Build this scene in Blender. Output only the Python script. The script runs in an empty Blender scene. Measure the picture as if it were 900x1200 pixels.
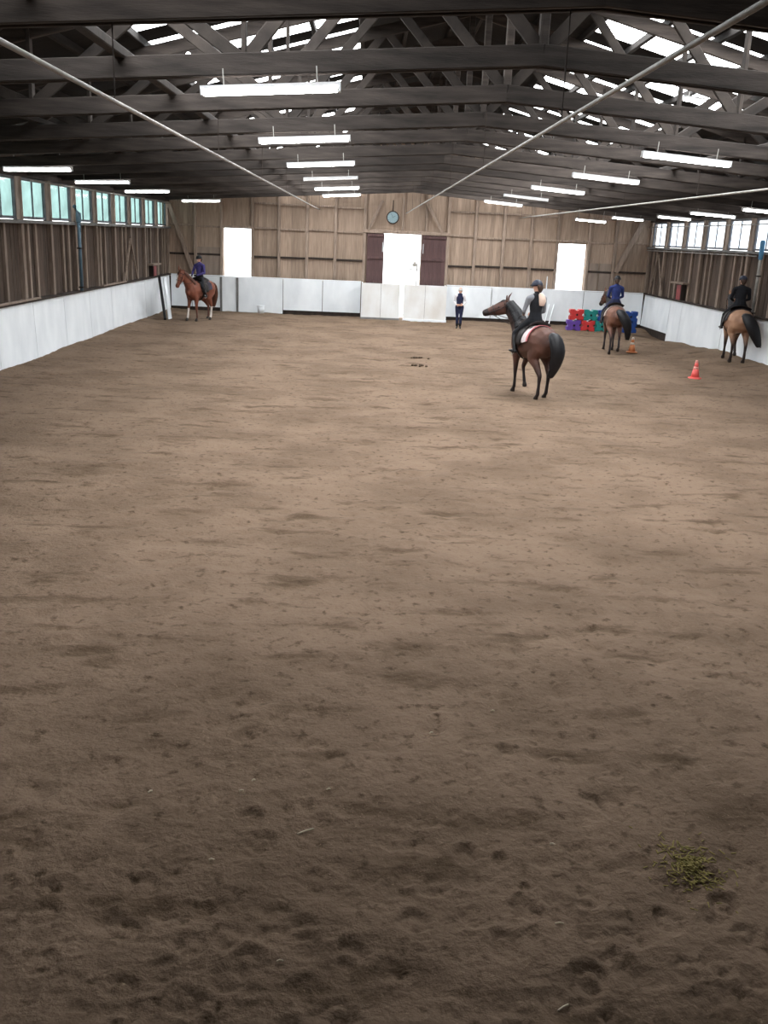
import bpy, bmesh, math, random
import numpy as np
from mathutils import Vector, Matrix
random.seed(7); rng = np.random.default_rng(11)
scene = bpy.context.scene
COL = scene.collection
R = math.radians

# ------------------------------------------------------------------ camera
FPX = 1100.0
yv = Vector((432 - 450, 600 - 276, -FPX)).normalized()
ax = Vector((1, -0.043, 0)); ax = (ax - yv * ax.dot(yv)).normalized()
az = ax.cross(yv)
cam_d = bpy.data.cameras.new('camera'); cam = bpy.data.objects.new('camera', cam_d); COL.objects.link(cam)
rot = Matrix((ax, yv, az))                      # world <- camera
cam.matrix_world = Matrix.Translation((-1.8, 0, 3.4)) @ rot.to_4x4()
cam_d.sensor_fit = 'HORIZONTAL'; cam_d.sensor_width = 36; cam_d.lens = FPX * 36 / 900
cam_d.clip_end = 400; cam_d.clip_start = 0.05
scene.camera = cam

# ------------------------------------------------------------------ world and exposure
SKY_STRENGTH = 3.2
SKYLIGHT = 6.0
TUBE = 18.0
w = bpy.data.worlds.new('sky'); scene.world = w; w.use_nodes = True
bg = w.node_tree.nodes['Background']; bg.inputs[0].default_value = (0.90, 0.96, 1.0, 1); bg.inputs[1].default_value = SKY_STRENGTH
vs = scene.view_settings
vs.view_transform = 'Standard'; vs.look = 'None'; vs.gamma = 1; vs.use_curve_mapping = False
vs.exposure = 1.25

# ------------------------------------------------------------------ materials
MATS = {}
def lin(c):
    return tuple(((v / 255) / 12.92 if v / 255 <= 0.04045 else ((v / 255 + 0.055) / 1.055) ** 2.4) for v in c)
def mat(name, c1, c2=None, rough=0.8, scale=4.0, stretch=(1, 1, 1), bump=0.0, bscale=30.0, spec=0.3, island=0.0, metal=0.0, detail=5):
    """procedural: noise between two sRGB colours, optional per-island value shift and bump"""
    if name in MATS: return MATS[name]
    m = bpy.data.materials.new(name); m.use_nodes = True
    nt = m.node_tree; N = nt.nodes; L = nt.links
    b = N['Principled BSDF']; b.inputs['Roughness'].default_value = rough
    b.inputs['Specular IOR Level'].default_value = spec; b.inputs['Metallic'].default_value = metal
    c2 = c2 or tuple(max(0, v * 0.82) for v in c1)
    tc = N.new('ShaderNodeTexCoord'); mp = N.new('ShaderNodeMapping'); mp.inputs['Scale'].default_value = stretch
    L.new(tc.outputs['Object'], mp.inputs[0])
    nz = N.new('ShaderNodeTexNoise'); nz.inputs['Scale'].default_value = scale; nz.inputs['Detail'].default_value = detail
    L.new(mp.outputs[0], nz.inputs['Vector'])
    mr = N.new('ShaderNodeMapRange'); mr.inputs[1].default_value = 0.3; mr.inputs[2].default_value = 0.7
    L.new(nz.outputs[0], mr.inputs[0])
    mx = N.new('ShaderNodeMix'); mx.data_type = 'RGBA'
    mx.inputs[6].default_value = (*lin(c1), 1); mx.inputs[7].default_value = (*lin(c2), 1)
    L.new(mr.outputs[0], mx.inputs[0]); out = mx.outputs[2]
    if island:
        g = N.new('ShaderNodeNewGeometry'); hs = N.new('ShaderNodeHueSaturation')
        oi = N.new('ShaderNodeObjectInfo'); ad = N.new('ShaderNodeMath'); ad.operation = 'ADD'
        L.new(g.outputs['Random Per Island'], ad.inputs[0]); L.new(oi.outputs['Random'], ad.inputs[1])
        fr = N.new('ShaderNodeMath'); fr.operation = 'FRACT'; L.new(ad.outputs[0], fr.inputs[0])
        r2 = N.new('ShaderNodeMapRange'); r2.inputs[3].default_value = 1 - island; r2.inputs[4].default_value = 1 + island
        L.new(fr.outputs[0], r2.inputs[0]); L.new(r2.outputs[0], hs.inputs['Value']); L.new(out, hs.inputs['Color']); out = hs.outputs[0]
    L.new(out, b.inputs['Base Color'])
    if bump:
        n2 = N.new('ShaderNodeTexNoise'); n2.inputs['Scale'].default_value = bscale; n2.inputs['Detail'].default_value = 6
        L.new(mp.outputs[0], n2.inputs['Vector'])
        bp = N.new('ShaderNodeBump'); bp.inputs['Strength'].default_value = bump; bp.inputs['Distance'].default_value = 0.02
        L.new(n2.outputs[0], bp.inputs['Height']); L.new(bp.outputs[0], b.inputs['Normal'])
    MATS[name] = m
    return m
def emit(name, col, strength):
    if name in MATS: return MATS[name]
    m = bpy.data.materials.new(name); m.use_nodes = True; nt = m.node_tree; nt.nodes.clear()
    e = nt.nodes.new('ShaderNodeEmission'); o = nt.nodes.new('ShaderNodeOutputMaterial')
    nz = nt.nodes.new('ShaderNodeTexNoise'); nz.inputs['Scale'].default_value = 1.3
    mx = nt.nodes.new('ShaderNodeMix'); mx.data_type = 'RGBA'; mx.inputs[6].default_value = (*col, 1)
    mx.inputs[7].default_value = (*[c * 0.9 for c in col], 1)
    nt.links.new(nz.outputs[0], mx.inputs[0]); nt.links.new(mx.outputs[2], e.inputs[0]); e.inputs[1].default_value = strength
    nt.links.new(e.outputs[0], o.inputs[0]); MATS[name] = m
    return m
def pane_mat(name, col):
    m = bpy.data.materials.new(name); m.use_nodes = True; nt = m.node_tree; nt.nodes.clear()
    t = nt.nodes.new('ShaderNodeBsdfTransparent'); g = nt.nodes.new('ShaderNodeBsdfGlossy'); g.inputs['Roughness'].default_value = 0.08
    nz = nt.nodes.new('ShaderNodeTexNoise'); nz.inputs['Scale'].default_value = 2.2; tc = nt.nodes.new('ShaderNodeTexCoord')
    mx = nt.nodes.new('ShaderNodeMix'); mx.data_type = 'RGBA'; mx.inputs[6].default_value = (*col, 1)
    mx.inputs[7].default_value = (*[c * 0.62 for c in col], 1)
    nt.links.new(tc.outputs['Object'], nz.inputs['Vector']); nt.links.new(nz.outputs[0], mx.inputs[0]); nt.links.new(mx.outputs[2], t.inputs[0])
    ms = nt.nodes.new('ShaderNodeMixShader'); ms.inputs[0].default_value = 0.05
    o = nt.nodes.new('ShaderNodeOutputMaterial')
    nt.links.new(t.outputs[0], ms.inputs[1]); nt.links.new(g.outputs[0], ms.inputs[2]); nt.links.new(ms.outputs[0], o.inputs[0])
    return m

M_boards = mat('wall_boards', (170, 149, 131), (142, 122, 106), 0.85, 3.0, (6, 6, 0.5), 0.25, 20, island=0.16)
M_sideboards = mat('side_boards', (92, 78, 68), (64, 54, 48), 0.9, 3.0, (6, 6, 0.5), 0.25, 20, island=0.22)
M_post = mat('post_wood', (160, 141, 126), (124, 108, 96), 0.85, 4.0, (5, 5, 0.6), 0.25, 20, island=0.12)
M_stud = mat('stud_wood', (150, 134, 120), (112, 98, 88), 0.85, 4.0, (5, 5, 0.6), 0.25, 20, island=0.18)
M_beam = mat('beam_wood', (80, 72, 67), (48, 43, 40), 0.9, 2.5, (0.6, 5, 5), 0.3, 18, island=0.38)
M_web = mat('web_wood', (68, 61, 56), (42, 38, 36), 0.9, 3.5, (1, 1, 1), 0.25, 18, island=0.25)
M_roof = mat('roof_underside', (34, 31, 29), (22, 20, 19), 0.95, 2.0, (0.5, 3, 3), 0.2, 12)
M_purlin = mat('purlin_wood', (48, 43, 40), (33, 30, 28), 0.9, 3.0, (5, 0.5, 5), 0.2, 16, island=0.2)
M_white = mat('white_painted_board', (240, 244, 247), (222, 227, 231), 0.55, 1.6, (1, 1, 0.5), 0.12, 14, island=0.03)
M_whitedirty = mat('scuffed_white_board', (240, 243, 244), (216, 212, 206), 0.6, 1.2, (1, 1, 0.6), 0.12, 14)
M_sill = mat('grey_sill', (128, 126, 124), (98, 97, 96), 0.8, 3, (1, 1, 1), 0.15, 20)
M_darkwood = mat('dark_wood', (62, 52, 46), (42, 36, 33), 0.9, 4, (2, 2, 1), 0.2, 20)
M_door = mat('door_brown', (98, 74, 72), (74, 56, 56), 0.8, 3, (6, 6, 0.6), 0.2, 20, island=0.1)
M_ply = mat('plywood', (150, 134, 122), (126, 112, 101), 0.85, 2, (3, 3, 0.5), 0.1, 20)
M_frame = mat('window_frame', (120, 122, 128), (92, 94, 98), 0.7, 4, (1, 1, 1), 0.1, 20)
M_pipe = mat('grey_pipe', (168, 165, 160), (130, 127, 122), 0.5, 6, (1, 1, 1), 0.05, 30)
M_housing = mat('lamp_housing', (222, 224, 226), (205, 206, 208), 0.45, 3, (1, 1, 1))
M_tube = emit('lit_tube', (1.0, 1.0, 1.0), TUBE)
M_dimtube = mat('unlit_tube', (225, 225, 225), (214, 214, 214), 0.3)
M_sky = emit('daylit_roof_sheet', (0.95, 0.98, 1.0), SKYLIGHT)
M_paneL = pane_mat('green_tinted_pane', (0.36, 0.44, 0.42))
M_paneR = pane_mat('clear_pane', (0.72, 0.74, 0.76))

# ------------------------------------------------------------------ mesh helpers
class MB:
    def __init__(s): s.v = []; s.f = []
    def add(s, v, f):
        o = len(s.v); s.v += [tuple(p) for p in v]; s.f += [tuple(i + o for i in q) for q in f]; return s
    def box(s, x0, x1, y0, y1, z0, z1):
        v = [(x, y, z) for z in (z0, z1) for y in (y0, y1) for x in (x0, x1)]
        return s.add(v, [(0, 2, 3, 1), (4, 5, 7, 6), (0, 1, 5, 4), (2, 6, 7, 3), (0, 4, 6, 2), (1, 3, 7, 5)])
    def bar(s, p0, p1, wd, hd, up=(0, 0, 1), ch=0.12):
        """rectangular bar along p0-p1 with chamfered long edges"""
        p0 = Vector(p0); p1 = Vector(p1); t = (p1 - p0).normalized(); up = Vector(up)
        if abs(t.dot(up)) > 0.98: up = Vector((0, 1, 0)) if abs(t.y) < .9 else Vector((1, 0, 0))
        sd = t.cross(up).normalized(); u = sd.cross(t).normalized(); c = min(wd, hd) * ch
        prof = [(-wd/2 + c, -hd/2), (wd/2 - c, -hd/2), (wd/2, -hd/2 + c), (wd/2, hd/2 - c), (wd/2 - c, hd/2), (-wd/2 + c, hd/2), (-wd/2, hd/2 - c), (-wd/2, -hd/2 + c)]
        v = [p + sd * a + u * b for p in (p0, p1) for a, b in prof]
        f = [(i, (i + 1) % 8, 8 + (i + 1) % 8, 8 + i) for i in range(8)] + [tuple(range(7, -1, -1)), tuple(range(8, 16))]
        return s.add(v, f)
    def cyl(s, p0, p1, r0, r1=None, n=10):
        return s.tube([p0, p1], [(r0, r0), (r0 if r1 is None else r1,) * 2], n=n, cap=0)
    def tube(s, pts, rad, side=None, n=12, cap=1):
        P = [Vector(p) for p in pts]; rad = [(r, r) if not isinstance(r, (tuple, list)) else tuple(r) for r in rad]
        T = []
        for i in range(len(P)):
            a = P[max(0, i - 1)]; b = P[min(len(P) - 1, i + 1)]
            d = b - a
            T.append(d.normalized() if d.length > 1e-6 else Vector((0, 0, 1)))
        if cap:
            r0, r1 = rad[0], rad[-1]; k0 = min(r0); k1 = min(r1)
            P = [P[0] - T[0] * k0 * .75] + [P[0] - T[0] * k0 * .45] + P + [P[-1] + T[-1] * k1 * .45] + [P[-1] + T[-1] * k1 * .75]
            rad = [tuple(.45 * q for q in r0), tuple(.85 * q for q in r0)] + rad + [tuple(.85 * q for q in r1), tuple(.45 * q for q in r1)]
            T = [T[0]] * 2 + T + [T[-1]] * 2
        v = []; 
        for p, r, t in zip(P, rad, T):
            if side is None:
                sd = Vector((0, 0, 1)).cross(t)
                if sd.length < 0.25: sd = Vector((0, 1, 0)) - t * t.y
            else:
                sd = Vector(side); sd = sd - t * sd.dot(t)
            sd.normalize(); u = t.cross(sd)
            for k in range(n):
                a = 2 * math.pi * k / n
                v.append(p + sd * math.cos(a) * r[0] + u * math.sin(a) * r[1])
        m = len(P); f = [(i * n + k, i * n + (k + 1) % n, (i + 1) * n + (k + 1) % n, (i + 1) * n + k) for i in range(m - 1) for k in range(n)]
        f += [tuple(range(n - 1, -1, -1)), tuple(range((m - 1) * n, m * n))]
        return s.add(v, f)
    def prism(s, poly, y0, y1, axis='y'):
        """polygon in x,z extruded along y"""
        n = len(poly); v = [(x, y0, z) for x, z in poly] + [(x, y1, z) for x, z in poly]
        f = [(i, (i + 1) % n, n + (i + 1) % n, n + i) for i in range(n)] + [tuple(range(n - 1, -1, -1)), tuple(range(n, 2 * n))]
        return s.add(v, f)
    def mesh(s, name):
        me = bpy.data.meshes.new(name); me.from_pydata(s.v, [], s.f)
        bm = bmesh.new(); bm.from_mesh(me); bmesh.ops.recalc_face_normals(bm, faces=bm.faces); bm.to_mesh(me); bm.free()
        return me
    def build(s, name, m, parent=None, smooth=False):
        me = s.mesh(name); me.materials.append(m)
        if smooth: me.shade_smooth()
        return link(name, me, parent)
def link(name, me, parent=None):
    o = bpy.data.objects.new(name, me); COL.objects.link(o)
    if parent is not None: o.parent = parent
    return o
def tag(o, label, cat, group=None, kind=None):
    o['label'] = label; o['category'] = cat
    if group: o['group'] = group
    if kind: o['kind'] = kind
    return o
def empty(name, loc=(0, 0, 0), rz=0, sc=1):
    o = bpy.data.objects.new(name, None); COL.objects.link(o); o.location = loc; o.rotation_euler = (0, 0, rz); o.scale = (sc,) * 3
    o.empty_display_size = 0.2
    return o
def struct(o, label, cat): return tag(o, label, cat, kind='structure')
def place(name, me, loc, parent=None, rz=0, sc=None):
    o = link(name, me, parent); o.location = loc; o.rotation_euler = (0, 0, rz)
    if sc: o.scale = sc
    return o

# ------------------------------------------------------------------ dimensions
WX = 10.2          # face of the kickboards
WW = 10.42         # face of the side wall boarding
YF = 42.0          # far wall boarding
YK = 41.5          # far kickboards
YB = -3.0          # wall behind the viewer
def z_chord(x): return 5.2 - 0.07 * abs(x)
def z_roof(x): return 7.7 - 0.262 * abs(x)

# ------------------------------------------------------------------ floor: a real height field of trodden sand
def vnoise(x, y, s, seed):
    g = np.random.default_rng(seed).random((257, 257))
    fx = x / s + 31.7; fy = y / s + 17.3
    ix = np.floor(fx).astype(int); iy = np.floor(fy).astype(int); tx = fx - ix; ty = fy - iy
    tx = tx * tx * (3 - 2 * tx); ty = ty * ty * (3 - 2 * ty); ix %= 256; iy %= 256
    return (g[ix, iy] * (1 - tx) + g[ix + 1, iy] * tx) * (1 - ty) + (g[ix, iy + 1] * (1 - tx) + g[ix + 1, iy + 1] * tx) * ty - 0.5
def sstep(a, b, v):
    t = np.clip((v - a) / (b - a), 0, 1); return t * t * (3 - 2 * t)
def bank(x, y):
    """sand pushed up against the right hand kickboards, scooped out near the far corner"""
    e = sstep(8.0, 10.3, x)
    b = 0.2 * (1 - sstep(31.5, 35.0, y)) * sstep(22, 27, y) - 0.2 * sstep(35.5, 38.0, y) * (1 - sstep(39.5, 41.3, y))
    return e * b + 0.05 * sstep(9.0, 10.3, -x)
xs = np.concatenate([np.arange(-WX - .05, -5.2, 0.08), np.arange(-5.2, 3.0, 0.026), np.arange(3.0, WX + .12, 0.08)])
ys = [YB]
while ys[-1] < 2.8: ys.append(ys[-1] + 0.12)
while ys[-1] < YK + .45: ys.append(ys[-1] + max(0.02, 0.0055 * ys[-1]))
ys = np.array(ys)
X, Y = np.meshgrid(xs, ys)
Z = bank(X, Y)
Z += 0.05 * vnoise(X, Y, 2.3, 1) + 0.032 * vnoise(X, Y, 0.7, 2) + 0.026 * vnoise(X, Y, 0.26, 3) + 0.014 * vnoise(X, Y, 0.11, 4) + 0.007 * vnoise(X, Y, 0.05, 5)
pr = np.random.default_rng(5)
def stamp(cx, cy, ang, size, depth, kind):
    r = size * 2.2
    i0, i1 = np.searchsorted(xs, [cx - r, cx + r]); j0, j1 = np.searchsorted(ys, [cy - r, cy + r])
    if i1 - i0 < 2 or j1 - j0 < 2: return
    x = (X[j0:j1, i0:i1] - cx) / size; y = (Y[j0:j1, i0:i1] - cy) / size
    c, s = math.cos(ang), math.sin(ang); u = x * c + y * s; v = -x * s + y * c
    rr = np.sqrt(u * u + (v * 0.88) ** 2)
    if kind == 0:      # horseshoe print: pressed ring open at the heel, raised frog, pushed up lip
        ring = np.exp(-((rr - 0.78) / 0.24) ** 2) * (1 - 0.85 * np.exp(-((u / 0.42) ** 2)) * (v < 0))
        d = -depth * ring - 0.22 * depth * np.exp(-(rr / 0.95) ** 4) + 0.5 * depth * np.exp(-((rr - 1.35) / 0.25) ** 2) * (0.6 + 0.4 * v / (rr + .01))
    elif kind == 1:    # blurred dent with the sand kicked up behind it
        d = -depth * np.exp(-(rr / 0.9) ** 2) + 0.6 * depth * np.exp(-((v + 1.0) / 0.4) ** 2 - (u / 0.9) ** 2)
    else:              # clod
        d = depth * np.exp(-(rr / 0.7) ** 4)
    Z[j0:j1, i0:i1] += d
for cx, cy in ((-1.77, 3.81), (-2.26, 3.74), (-2.15, 3.92), (-2.0, 3.86), (-1.45, 4.05), (-1.0, 3.9), (-2.65, 5.17), (-2.4, 4.9), (-0.6, 3.7), (-0.35, 3.95), (-2.9, 4.3), (-1.9, 5.6), (-0.1, 4.1)):
    stamp(cx, cy, pr.uniform(-.6, .6), 0.078, 0.02, 0)
for k in range(1500):
    cy = 3.0 + 12 * pr.random() ** 1.4; cx = -1.8 + (pr.random() - .5) * (2.2 + cy * 1.0)
    stamp(cx, cy, pr.uniform(-3.1, 3.1), pr.uniform(.055, .078), pr.uniform(.006, .019), 0 if pr.random() < .65 else 1)
for k in range(2600):
    cy = 3.0 + 38 * pr.random(); cx = pr.uniform(-WX, WX)
    stamp(cx, cy, pr.uniform(-3.1, 3.1), pr.uniform(.07, .15), pr.uniform(.010, .030), 1)
for k in range(1200):
    cy = 3.0 + 9 * pr.random(); cx = -1.8 + (pr.random() - .5) * (2 + cy)
    stamp(cx, cy, pr.uniform(-3.1, 3.1), pr.uniform(.02, .045), pr.uniform(.004, .011), 2)
# a dragged groove down the middle of the school
gx = -1.63 - (10.5 - Y) * 0.043
Z -= 0.022 * np.exp(-((X - gx) / 0.03) ** 2) * sstep(7.4, 8.0, Y) * (1 - sstep(10.6, 10.9, Y))
ny, nx = X.shape
idx = np.arange(ny * nx).reshape(ny, nx)
faces = np.stack([idx[:-1, :-1], idx[:-1, 1:], idx[1:, 1:], idx[1:, :-1]], -1).reshape(-1, 4)
me = bpy.data.meshes.new('floor')
me.vertices.add(ny * nx); me.vertices.foreach_set('co', np.stack([X, Y, Z], -1).ravel())
me.loops.add(faces.size); me.polygons.add(len(faces))
me.loops.foreach_set('vertex_index', faces.ravel()); me.polygons.foreach_set('loop_start', np.arange(0, faces.size, 4)); me.polygons.foreach_set('loop_total', np.full(len(faces), 4))
me.update(); me.validate(); me.shade_smooth()
def ground(x, y):
    i = min(max(np.searchsorted(xs, x), 1), nx - 1); j = min(max(np.searchsorted(ys, y), 1), ny - 1)
    return float(Z[j - 1:j + 1, i - 1:i + 1].mean())
def sand_material():
    m = bpy.data.materials.new('sand'); m.use_nodes = True; nt = m.node_tree; N = nt.nodes; L = nt.links; b = N['Principled BSDF']
    b.inputs['Roughness'].default_value = 0.95; b.inputs['Specular IOR Level'].default_value = 0.15
    tc = N.new('ShaderNodeTexCoord')
    def noise(s, d, st=(1, 1, 1)):
        mp = N.new('ShaderNodeMapping'); mp.inputs['Scale'].default_value = st; L.new(tc.outputs['Object'], mp.inputs[0])
        n = N.new('ShaderNodeTexNoise'); n.inputs['Scale'].default_value = s; n.inputs['Detail'].default_value = d; n.inputs['Roughness'].default_value = .6
        L.new(mp.outputs[0], n.inputs['Vector']); return n.outputs[0]
    def ramp(src, a, b_):
        r = N.new('ShaderNodeMapRange'); r.inputs[1].default_value = a; r.inputs[2].default_value = b_; r.interpolation_type = 'SMOOTHSTEP'; L.new(src, r.inputs[0]); return r.outputs[0]
    def mix(f, c1, c2):
        x = N.new('ShaderNodeMix'); x.data_type = 'RGBA'; L.new(f, x.inputs[0])
        for i, c in ((6, c1), (7, c2)):
            if isinstance(c, tuple): x.inputs[i].default_value = (*lin(c), 1)
            else: L.new(c, x.inputs[i])
        return x.outputs[2]
    base = mix(ramp(noise(.55, 6), .35, .65), (124, 104, 87), (106, 88, 72))
    damp = mix(ramp(noise(1.7, 8, (.55, 1.6, 1)), .53, .70), base, (82, 66, 50))
    fine = mix(ramp(noise(9, 8), .54, .72), damp, (74, 59, 44))
    grain = mix(ramp(noise(60, 4), .60, .75), fine, (140, 120, 100))
    L.new(grain, b.inputs['Base Color'])
    bp = N.new('ShaderNodeBump'); bp.inputs['Strength'].default_value = .7; bp.inputs['Distance'].default_value = .04
    L.new(noise(22, 8), bp.inputs['Height']); L.new(bp.outputs[0], b.inputs['Normal'])
    return m
me.materials.append(sand_material())
floor = struct(link('floor', me), 'brown trodden sand floor of the riding arena with hoof prints', 'floor')

# ------------------------------------------------------------------ side walls
def wall_side(s):
    nm = 'wall_left' if s < 0 else 'wall_right'
    mb = MB()                                            # solid backing of the wall: below, above and between the windows
    x0, x1 = (WW + .03) * s, (WW + .09) * s
    mb.box(min(x0, x1), max(x0, x1), YB - .2, YF + .3, -.4, 3.42)
    mb.box(min(x0, x1), max(x0, x1), YB - .2, YF + .3, 4.42, z_roof(10.5) + .02)
    ys_ = [26.5 + 2.2 * k for k in range(-7, 8)]
    mb.box(min(x0, x1), max(x0, x1), YB - .2, ys_[0], 3.42, 4.42)
    for y in ys_[1:]: mb.box(min(x0, (WW + .07) * s), max(x0, (WW + .07) * s), y - .15, y + .15, 3.42, 4.42)
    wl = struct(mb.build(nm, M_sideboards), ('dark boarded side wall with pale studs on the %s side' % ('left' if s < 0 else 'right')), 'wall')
    bd = MB(); y = YB; i = 0
    while y < YF:
        wd = .2 + .03 * random.random(); dp = .012 * random.random()
        a, b_ = (WW + dp) * s, (WW + .035) * s
        bd.box(min(a, b_), max(a, b_), y, min(y + wd - .008, YF), 1.2, 3.4); y += wd
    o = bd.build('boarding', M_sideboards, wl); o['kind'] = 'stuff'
    # studs below the windows, heavier posts between the windows
    st = MB().bar((0, 0, 1.45), (0, 0, 3.36), .07, .13, up=(0, 1, 0)).mesh('stud'); st.materials.append(M_stud)
    po = MB().bar((0, 0, 1.3), (0, 0, 4.6), .12, .17, up=(0, 1, 0)).mesh('post'); po.materials.append(M_stud)
    for k in range(-18, 15):
        y = 26.5 + 1.1 * k
        if k % 2 == 0: place('post', po, ((WW - .05) * s, y, 0), wl)
        else: place('stud', st, ((WW - .03) * s, y + random.uniform(-.05, .05), 0), wl)
        if k % 3 == 1: place('stud', st, ((WW - .03) * s, y + .5, 0), wl)
    MB().bar(((WW - .08) * s, YB, 3.38), ((WW - .08) * s, YF, 3.38), .2, .09).build('sill_beam', M_sill, wl)
    MB().bar(((WW - .06) * s, YB, 4.5), ((WW - .06) * s, YF, 4.5), .16, .14).build('wall_plate', M_darkwood, wl)
    # ledge on top of the kickboards
    lg = MB().bar(((WX + .12) * s, YB, 1.47), ((WX + .12) * s, YF - .1, 1.47), .28, .05).build('trim_1' if s < 0 else 'trim_2', M_darkwood)
    struct(lg, 'dark timber ledge on top of the %s kickboards' % ('left' if s < 0 else 'right'), 'ledge')
    # leaning A shaped braces
    ya, y1, y2, zt = (34.9, 33.9, 35.8, 2.94) if s < 0 else (40.2, 41.0, 39.2, 3.15)
    for yy in (y1, y2): MB().bar(((WW - .16) * s, yy, 1.5), ((WW - .16) * s, ya, zt), .08, .05, up=(1, 0, 0)).build('brace', M_stud, wl)
    return wl
wall_left = wall_side(-1); wall_right = wall_side(1)

n_win = 0
def window(s, y, ordinal):
    global n_win; n_win += 1
    root = empty('window_%d' % n_win, (WW * s, y, 3.44))
    struct(root, '%s window high in the %s wall, number %d from the far end' % ('greenish two-pane' if s < 0 else 'bright two-pane', 'left' if s < 0 else 'right', ordinal), 'window')
    hw, h = .88, .95
    f = MB(); 
    f.bar((0, -hw, .03), (0, hw, .03), .07, .07); f.bar((0, -hw, h), (0, hw, h), .07, .07)
    f.bar((0, -hw, 0), (0, -hw, h), .07, .07); f.bar((0, hw, 0), (0, hw, h), .07, .07)
    f.build('window_frame', M_frame, root)
    MB().bar((0, 0.0, 0.04), (0, 0.0, h), .04, .035).build('mullion', M_frame, root)
    for a, b_ in ((-hw + .03, -.02), (.02, hw - .03)):
        MB().box(-.006 + .02 * s, .006 + .02 * s, a, b_, .06, h - .03).build('pane', M_paneL if s < 0 else M_paneR, root)
for s in (-1, 1):
    for i, k in enumerate(range(7, -8, -1)):
        y = 25.4 + 2.2 * k
        if y < 11: break
        window(s, y, i + 1)

# ------------------------------------------------------------------ far wall
def far_wall():
    holes = [(-8.0, -6.84, 3.46), (-1.15, .47, 3.52), (6.42, 7.62, 3.41)]
    mb = MB(); x = -WW - .2
    for a, b_, zt in holes:
        mb.box(x, a, YF + .03, YF + .2, -.4, z_roof(0)); mb.box(a, b_, YF + .03, YF + .2, zt, z_roof(0)); x = b_
    mb.box(x, WW + .2, YF + .03, YF + .2, -.4, z_roof(0))
    wl = struct(mb.build('wall_far', M_boards), 'brown vertical boarded end wall with posts and rails', 'wall')
    bd = MB(); x = -WW
    while x < WW:
        wd = .17 + .02 * random.random(); z0 = 1.2
        for a, b_, zt in holes:
            if x + wd > a - .02 and x < b_ + .02: z0 = zt + .03
        dp = .012 * random.random()
        bd.box(x, x + wd - .008, YF + dp, YF + .035, z0, z_roof(x) - .02); x += wd
    o = bd.build('boarding', M_boards, wl); o['kind'] = 'stuff'
    for px in (-9.2, -5.63, -4.43, -3.22, -1.97, 1.61, 2.78, 4.0, 5.2, 8.85):
        MB().bar((px, YF - .05, .2), (px, YF - .05, z_roof(px) - .1), .13, .13, up=(0, 1, 0)).build('post', M_post, wl)
    for px in (-8.08, -6.76, 6.34, 7.7):
        MB().bar((px, YF - .05, .2), (px, YF - .05, z_roof(px) - .1), .12, .13, up=(0, 1, 0)).build('post', M_post, wl)
    segs = [-10.4, -9.2, -8.08, None, -6.76, -5.63, -4.43, -3.22, -1.97, None, 1.61, 2.78, 4.0, 5.2, 6.34, None, 7.7, 8.85, 10.4]
    for a, b_ in zip(segs[:-1], segs[1:]):
        if a is None or b_ is None: continue
        for zz in (2.36, 3.52, 4.5):
            dz = random.uniform(-.03, .03) - (.06 if a > 1 and zz < 3 else 0)
            MB().bar((a + .06, YF - .03, zz + dz), (b_ - .06, YF - .03, zz + dz), .07, .08).build('rail', M_darkwood if zz < 3 else M_post, wl)
    MB().bar((-2.03, YF - .09, 3.58), (1.68, YF - .09, 3.58), .12, .14).build('lintel', M_post, wl)
    for a, b_ in ((-8.1, -6.74), (6.32, 7.72)): MB().bar((a, YF - .07, 3.52), (b_, YF - .07, 3.52), .1, .1).build('lintel', M_post, wl)
    for px in (-.35, .65): MB().bar((px, YF - .03, 3.65), (px, YF - .03, 5.6), .1, .1, up=(0, 1, 0)).build('post', M_post, wl)
    for p0, p1, wd in (((-1.25, 4.85), (-1.8, 3.66), .11), ((.6, 4.85), (1.36, 3.66), .11), ((-10.3, 4.4), (-9.3, 1.6), .16), ((9.9, 4.4), (8.95, 2.3), .22)):
        MB().bar((p0[0], YF - .15, p0[1]), (p1[0], YF - .15, p1[1]), wd, .07, up=(0, 1, 0)).build('brace', M_post, wl)
    # grey plywood patches beside the outer doorways
    for a, b_ in ((-9.13, -8.16), (7.79, 8.22), (8.27, 8.76)):
        MB().box(a, b_, YF - .045, YF - .02, 1.4, 2.65).build('plywood_sheet', M_ply, wl)
    return wl
wall_far = far_wall()
mb = MB().box(-WW - .2, WW + .2, YB - .2, YB, -.4, z_roof(0))
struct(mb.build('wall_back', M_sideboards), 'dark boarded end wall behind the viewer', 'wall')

# open double door of the far wall: two brown ledged leaves pushed aside
door = empty('door_1', (-.3, YF - .1, 0)); struct(door, 'brown double door in the far wall, both leaves standing open', 'door')
for a, b_ in ((-1.55, -.82), (.8, 1.85)):
    lf = MB(); x = a
    leaf = MB().box(a, b_, .035, .05, .2, 3.5).build('leaf', M_door, door)
    nb = round((b_ - a) / .18); wd = (b_ - a) / nb
    bmesh_ = MB().box(.004, wd - .004, .0, .035, .2, 3.5).mesh('board'); bmesh_.materials.append(M_door)
    for k in range(nb): place('board', bmesh_, (a + k * wd, 0, 0), leaf)
    for zz in (1.5, 2.5, 3.42): MB().bar((a + .02, -.02, zz), (b_ - .02, -.02, zz), .04, .1).build('batten', M_door, leaf)
    hx = b_ - .06 if a < 0 else a + .06
    MB().bar((hx, -.03, 2.75), (hx, -.03, 3.15), .03, .04, up=(0, 1, 0)).build('pull_bar', M_housing, leaf)

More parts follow.
